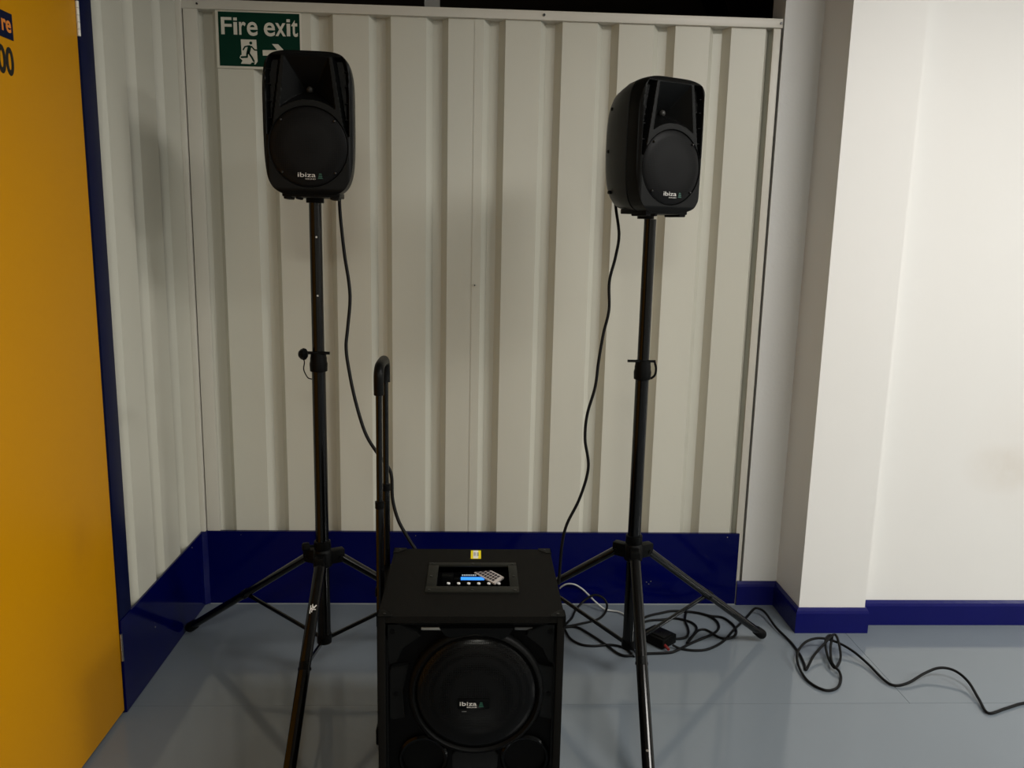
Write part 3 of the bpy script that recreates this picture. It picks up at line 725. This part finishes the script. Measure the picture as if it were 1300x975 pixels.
# ------------------------------------------------------------------ cables
CAB = {
    'left_speaker': [(-0.3798, 2.33, 1.3863), (-0.3737, 2.3123, 1.3236), (-0.3604, 2.2857, 1.2302), (-0.3468, 2.2651, 1.1581), (-0.3421, 2.2503, 1.1068), (-0.3463, 2.2297, 1.0352), (-0.3489, 2.2149, 0.9843), (-0.3388, 2.1972, 0.9238), (-0.3188, 2.1736, 0.8438), (-0.2907, 2.15, 0.7645), (-0.2585, 2.1352, 0.7154), (-0.232, 2.1258, 0.6841), (-0.2189, 2.1175, 0.6567), (-0.2144, 2.0998, 0.5981), (-0.1977, 2.0836, 0.5448), (-0.1711, 2.0703, 0.5014), (-0.1479, 2.06, 0.4679)],
    'right_speaker': [(0.3834, 2.33, 1.3839), (0.3858, 2.3262, 1.3652), (0.3945, 2.3128, 1.299), (0.385, 2.3006, 1.238), (0.3688, 2.2872, 1.1714), (0.3685, 2.2716, 1.0942), (0.3534, 2.2582, 1.0279), (0.3408, 2.2426, 0.9507), (0.3325, 2.2292, 0.8847), (0.3109, 2.2136, 0.8077), (0.306, 2.2003, 0.7419), (0.3159, 2.1846, 0.6655), (0.2932, 2.1679, 0.5834), (0.2582, 2.1534, 0.5123), (0.2455, 2.1423, 0.4579), (0.2396, 2.1267, 0.3818), (0.2367, 2.12, 0.3492)],
    'loopA': [(0.2974, 2.5486, 0.0045), (0.3566, 2.5711, 0.0045), (0.4215, 2.6018, 0.0045), (0.4551, 2.6338, 0.01), (0.4725, 2.6779, 0.02), (0.463, 2.694, 0.04), (0.4377, 2.7021, 0.05), (0.4153, 2.7, 0.045), (0.3885, 2.6897, 0.03), (0.359, 2.6553, 0.015), (0.34, 2.6133, 0.0045), (0.292, 2.5301, 0.0045)],
    'B': [(0.2974, 2.5486, 0.0045), (0.3472, 2.5523, 0.0045), (0.3839, 2.5083, 0.0045), (0.4312, 2.4309, 0.0045), (0.4567, 2.3805, 0.0045), (0.4799, 2.3609, 0.0045), (0.5106, 2.3653, 0.0045), (0.5388, 2.3738, 0.0045), (0.6187, 2.3792, 0.0045), (0.6498, 2.3926, 0.0045), (0.7086, 2.4396, 0.0045), (0.7555, 2.4719, 0.0045), (0.7961, 2.5016, 0.0045), (0.8219, 2.5287, 0.0045), (0.8369, 2.5632, 0.0045), (0.8358, 2.6058, 0.0045), (0.8121, 2.6422, 0.0045), (0.7666, 2.6644, 0.0045), (0.7065, 2.6717, 0.0045), (0.6618, 2.6567, 0.0045), (0.6128, 2.6344, 0.0045), (0.5538, 2.591, 0.0045), (0.5346, 2.5769, 0.0045)],
    'C': [(0.3021, 2.5598, 0.0045), (0.3096, 2.5301, 0.0045), (0.3207, 2.4726, 0.0045), (0.3503, 2.4344, 0.0045), (0.3895, 2.4241, 0.0045), (0.4448, 2.4309, 0.0045), (0.4887, 2.4105, 0.0045), (0.5091, 2.3576, 0.0045)],
    'E': [(0.5282, 2.5421, 0.0045), (0.5485, 2.5629, 0.0045), (0.6053, 2.5982, 0.0045), (0.6505, 2.6055, 0.0045), (0.6934, 2.6163, 0.0045), (0.7245, 2.6056, 0.0045), (0.7492, 2.5842, 0.0045), (0.7567, 2.5492, 0.0045), (0.7394, 2.5083, 0.0045), (0.7129, 2.4686, 0.0045), (0.697, 2.4415, 0.0045), (0.7112, 2.4621, 0.0045), (0.7326, 2.495, 0.0045), (0.7578, 2.5286, 0.0045), (0.7794, 2.5355, 0.0045), (0.7943, 2.5184, 0.0045), (0.8085, 2.4883, 0.0045), (0.8295, 2.4718, 0.0045), (0.8584, 2.4817, 0.0045), (0.8818, 2.5151, 0.0045), (0.8881, 2.5563, 0.0045), (0.8822, 2.5915, 0.0045), (0.8649, 2.624, 0.0045), (0.8271, 2.6349, 0.0045), (0.7921, 2.657, 0.0045), (0.7562, 2.6644, 0.0045), (0.7402, 2.6347, 0.0045), (0.7293, 2.5913, 0.0045), (0.727, 2.5492, 0.0045), (0.7182, 2.5083, 0.0045), (0.6993, 2.4784, 0.0045), (0.6616, 2.4686, 0.0045)],
    'D': [(0.6424, 2.416, 0.012), (0.6684, 2.405, 0.0045), (0.7035, 2.3956, 0.0045), (0.745, 2.3987, 0.0045), (0.7866, 2.4236, 0.0045), (0.8266, 2.462, 0.0045), (0.8654, 2.5151, 0.0045), (0.9091, 2.5703, 0.0045), (0.9507, 2.6167, 0.01), (0.9749, 2.6406, 0.02), (0.9958, 2.6528, 0.025), (1.018, 2.6302, 0.02), (1.0245, 2.5403, 0.01), (1.0399, 2.4573, 0.0045), (1.0405, 2.378, 0.0045), (1.0315, 2.3112, 0.0045), (1.0233, 2.276, 0.0045), (1.0687, 2.3326, 0.02), (1.1226, 2.3817, 0.035), (1.1723, 2.4215, 0.045), (1.1648, 2.365, 0.03), (1.1466, 2.3166, 0.015), (1.1127, 2.2771, 0.01), (1.109, 2.3159, 0.02), (1.1259, 2.3824, 0.03), (1.1503, 2.4263, 0.035), (1.1679, 2.4299, 0.035), (1.1351, 2.365, 0.03), (1.1095, 2.2914, 0.02), (1.1166, 2.2534, 0.01), (1.1052, 2.2168, 0.0045), (1.0734, 2.1724, 0.0045), (1.0327, 2.1625, 0.0045), (1.0034, 2.2098, 0.0045), (1.0038, 2.2854, 0.01), (1.0237, 2.3495, 0.02), (1.0689, 2.4, 0.03), (1.1198, 2.4172, 0.035), (1.1676, 2.4035, 0.03), (1.2048, 2.3662, 0.02), (1.2273, 2.3008, 0.01), (1.2359, 2.2137, 0.006), (1.2552, 2.1862, 0.0045), (1.2984, 2.1915, 0.01), (1.3662, 2.2272, 0.02), (1.4186, 2.2406, 0.03), (1.4557, 2.2248, 0.03), (1.4725, 2.1811, 0.02), (1.4593, 2.104, 0.01), (1.4494, 2.0424, 0.0045), (1.5145, 2.0646, 0.0045), (1.5854, 2.0913, 0.0045), (1.6751, 2.1026, 0.01), (1.738, 2.0563, 0.0045)],
    'W': [(0.3106, 2.7358, 0.06), (0.3192, 2.7313, 0.07), (0.3352, 2.7269, 0.08), (0.3609, 2.7226, 0.08), (0.389, 2.7319, 0.06), (0.4101, 2.717, 0.045), (0.433, 2.6899, 0.03), (0.4611, 2.674, 0.012), (0.4833, 2.6726, 0.006), (0.5112, 2.6622, 0.006), (0.5309, 2.6382, 0.006), (0.5475, 2.6185, 0.006)],
}
def cable(key, name, r, m, label, pts=None):
    o = cord(name, pts or CAB[key], r, m); tag(o, label, 'cable'); return o
cable('left_speaker', 'speaker_cable', .0046, M_CORD, 'black cable hanging from the left loudspeaker to behind the large cabinet')
cable('right_speaker', 'speaker_cable', .0042, M_CORD, 'black cable hanging from the right loudspeaker down the corrugated wall')
cable('loopA', 'cable', .0040, M_CORD, 'black cable standing up in a loop between the large cabinet and right stand')
cable('B', 'cable', .0042, M_CORD, 'thick black cable in one wide loop under the right stand')
cable('C', 'cable', .0040, M_CORD, 'black cable curving nearest the viewer between large cabinet and right stand')
cable('E', 'cable', .0040, M_CORD, 'tangled black cable with tight curls under the right stand')
cable('D', 'power_cable', .0040, M_CORD, 'black power cable running from the plug block across the open floor')
cable('W', 'cable', .0030, M_WCORD, 'pale grey cable arching down beside the large cabinet')
# knot of the hanging cable just behind the handle rail
ad = thing('plug_block', (.612, 2.452, .0), 'black plug block with a red cable end on the floor under the right stand', 'power adapter', math.radians(-50))
newbox('housing', (-.052, .036, -.036, .036, .002, .034), M_BLK, ad, bev=.004)
newbox('cover', (-.022, .030, -.026, .026, .033, .038), M_SATIN, ad, bev=.002)
newcyl('cover_screw', (-.003, .0, .0378), (-.003, .0, .0388), .003, M_BLKD, ad, seg=10)
newcyl('cable_end', (.034, -.024, .014), (.056, -.030, .010), .0055, M_RED, ad, r2=.0045, seg=14)
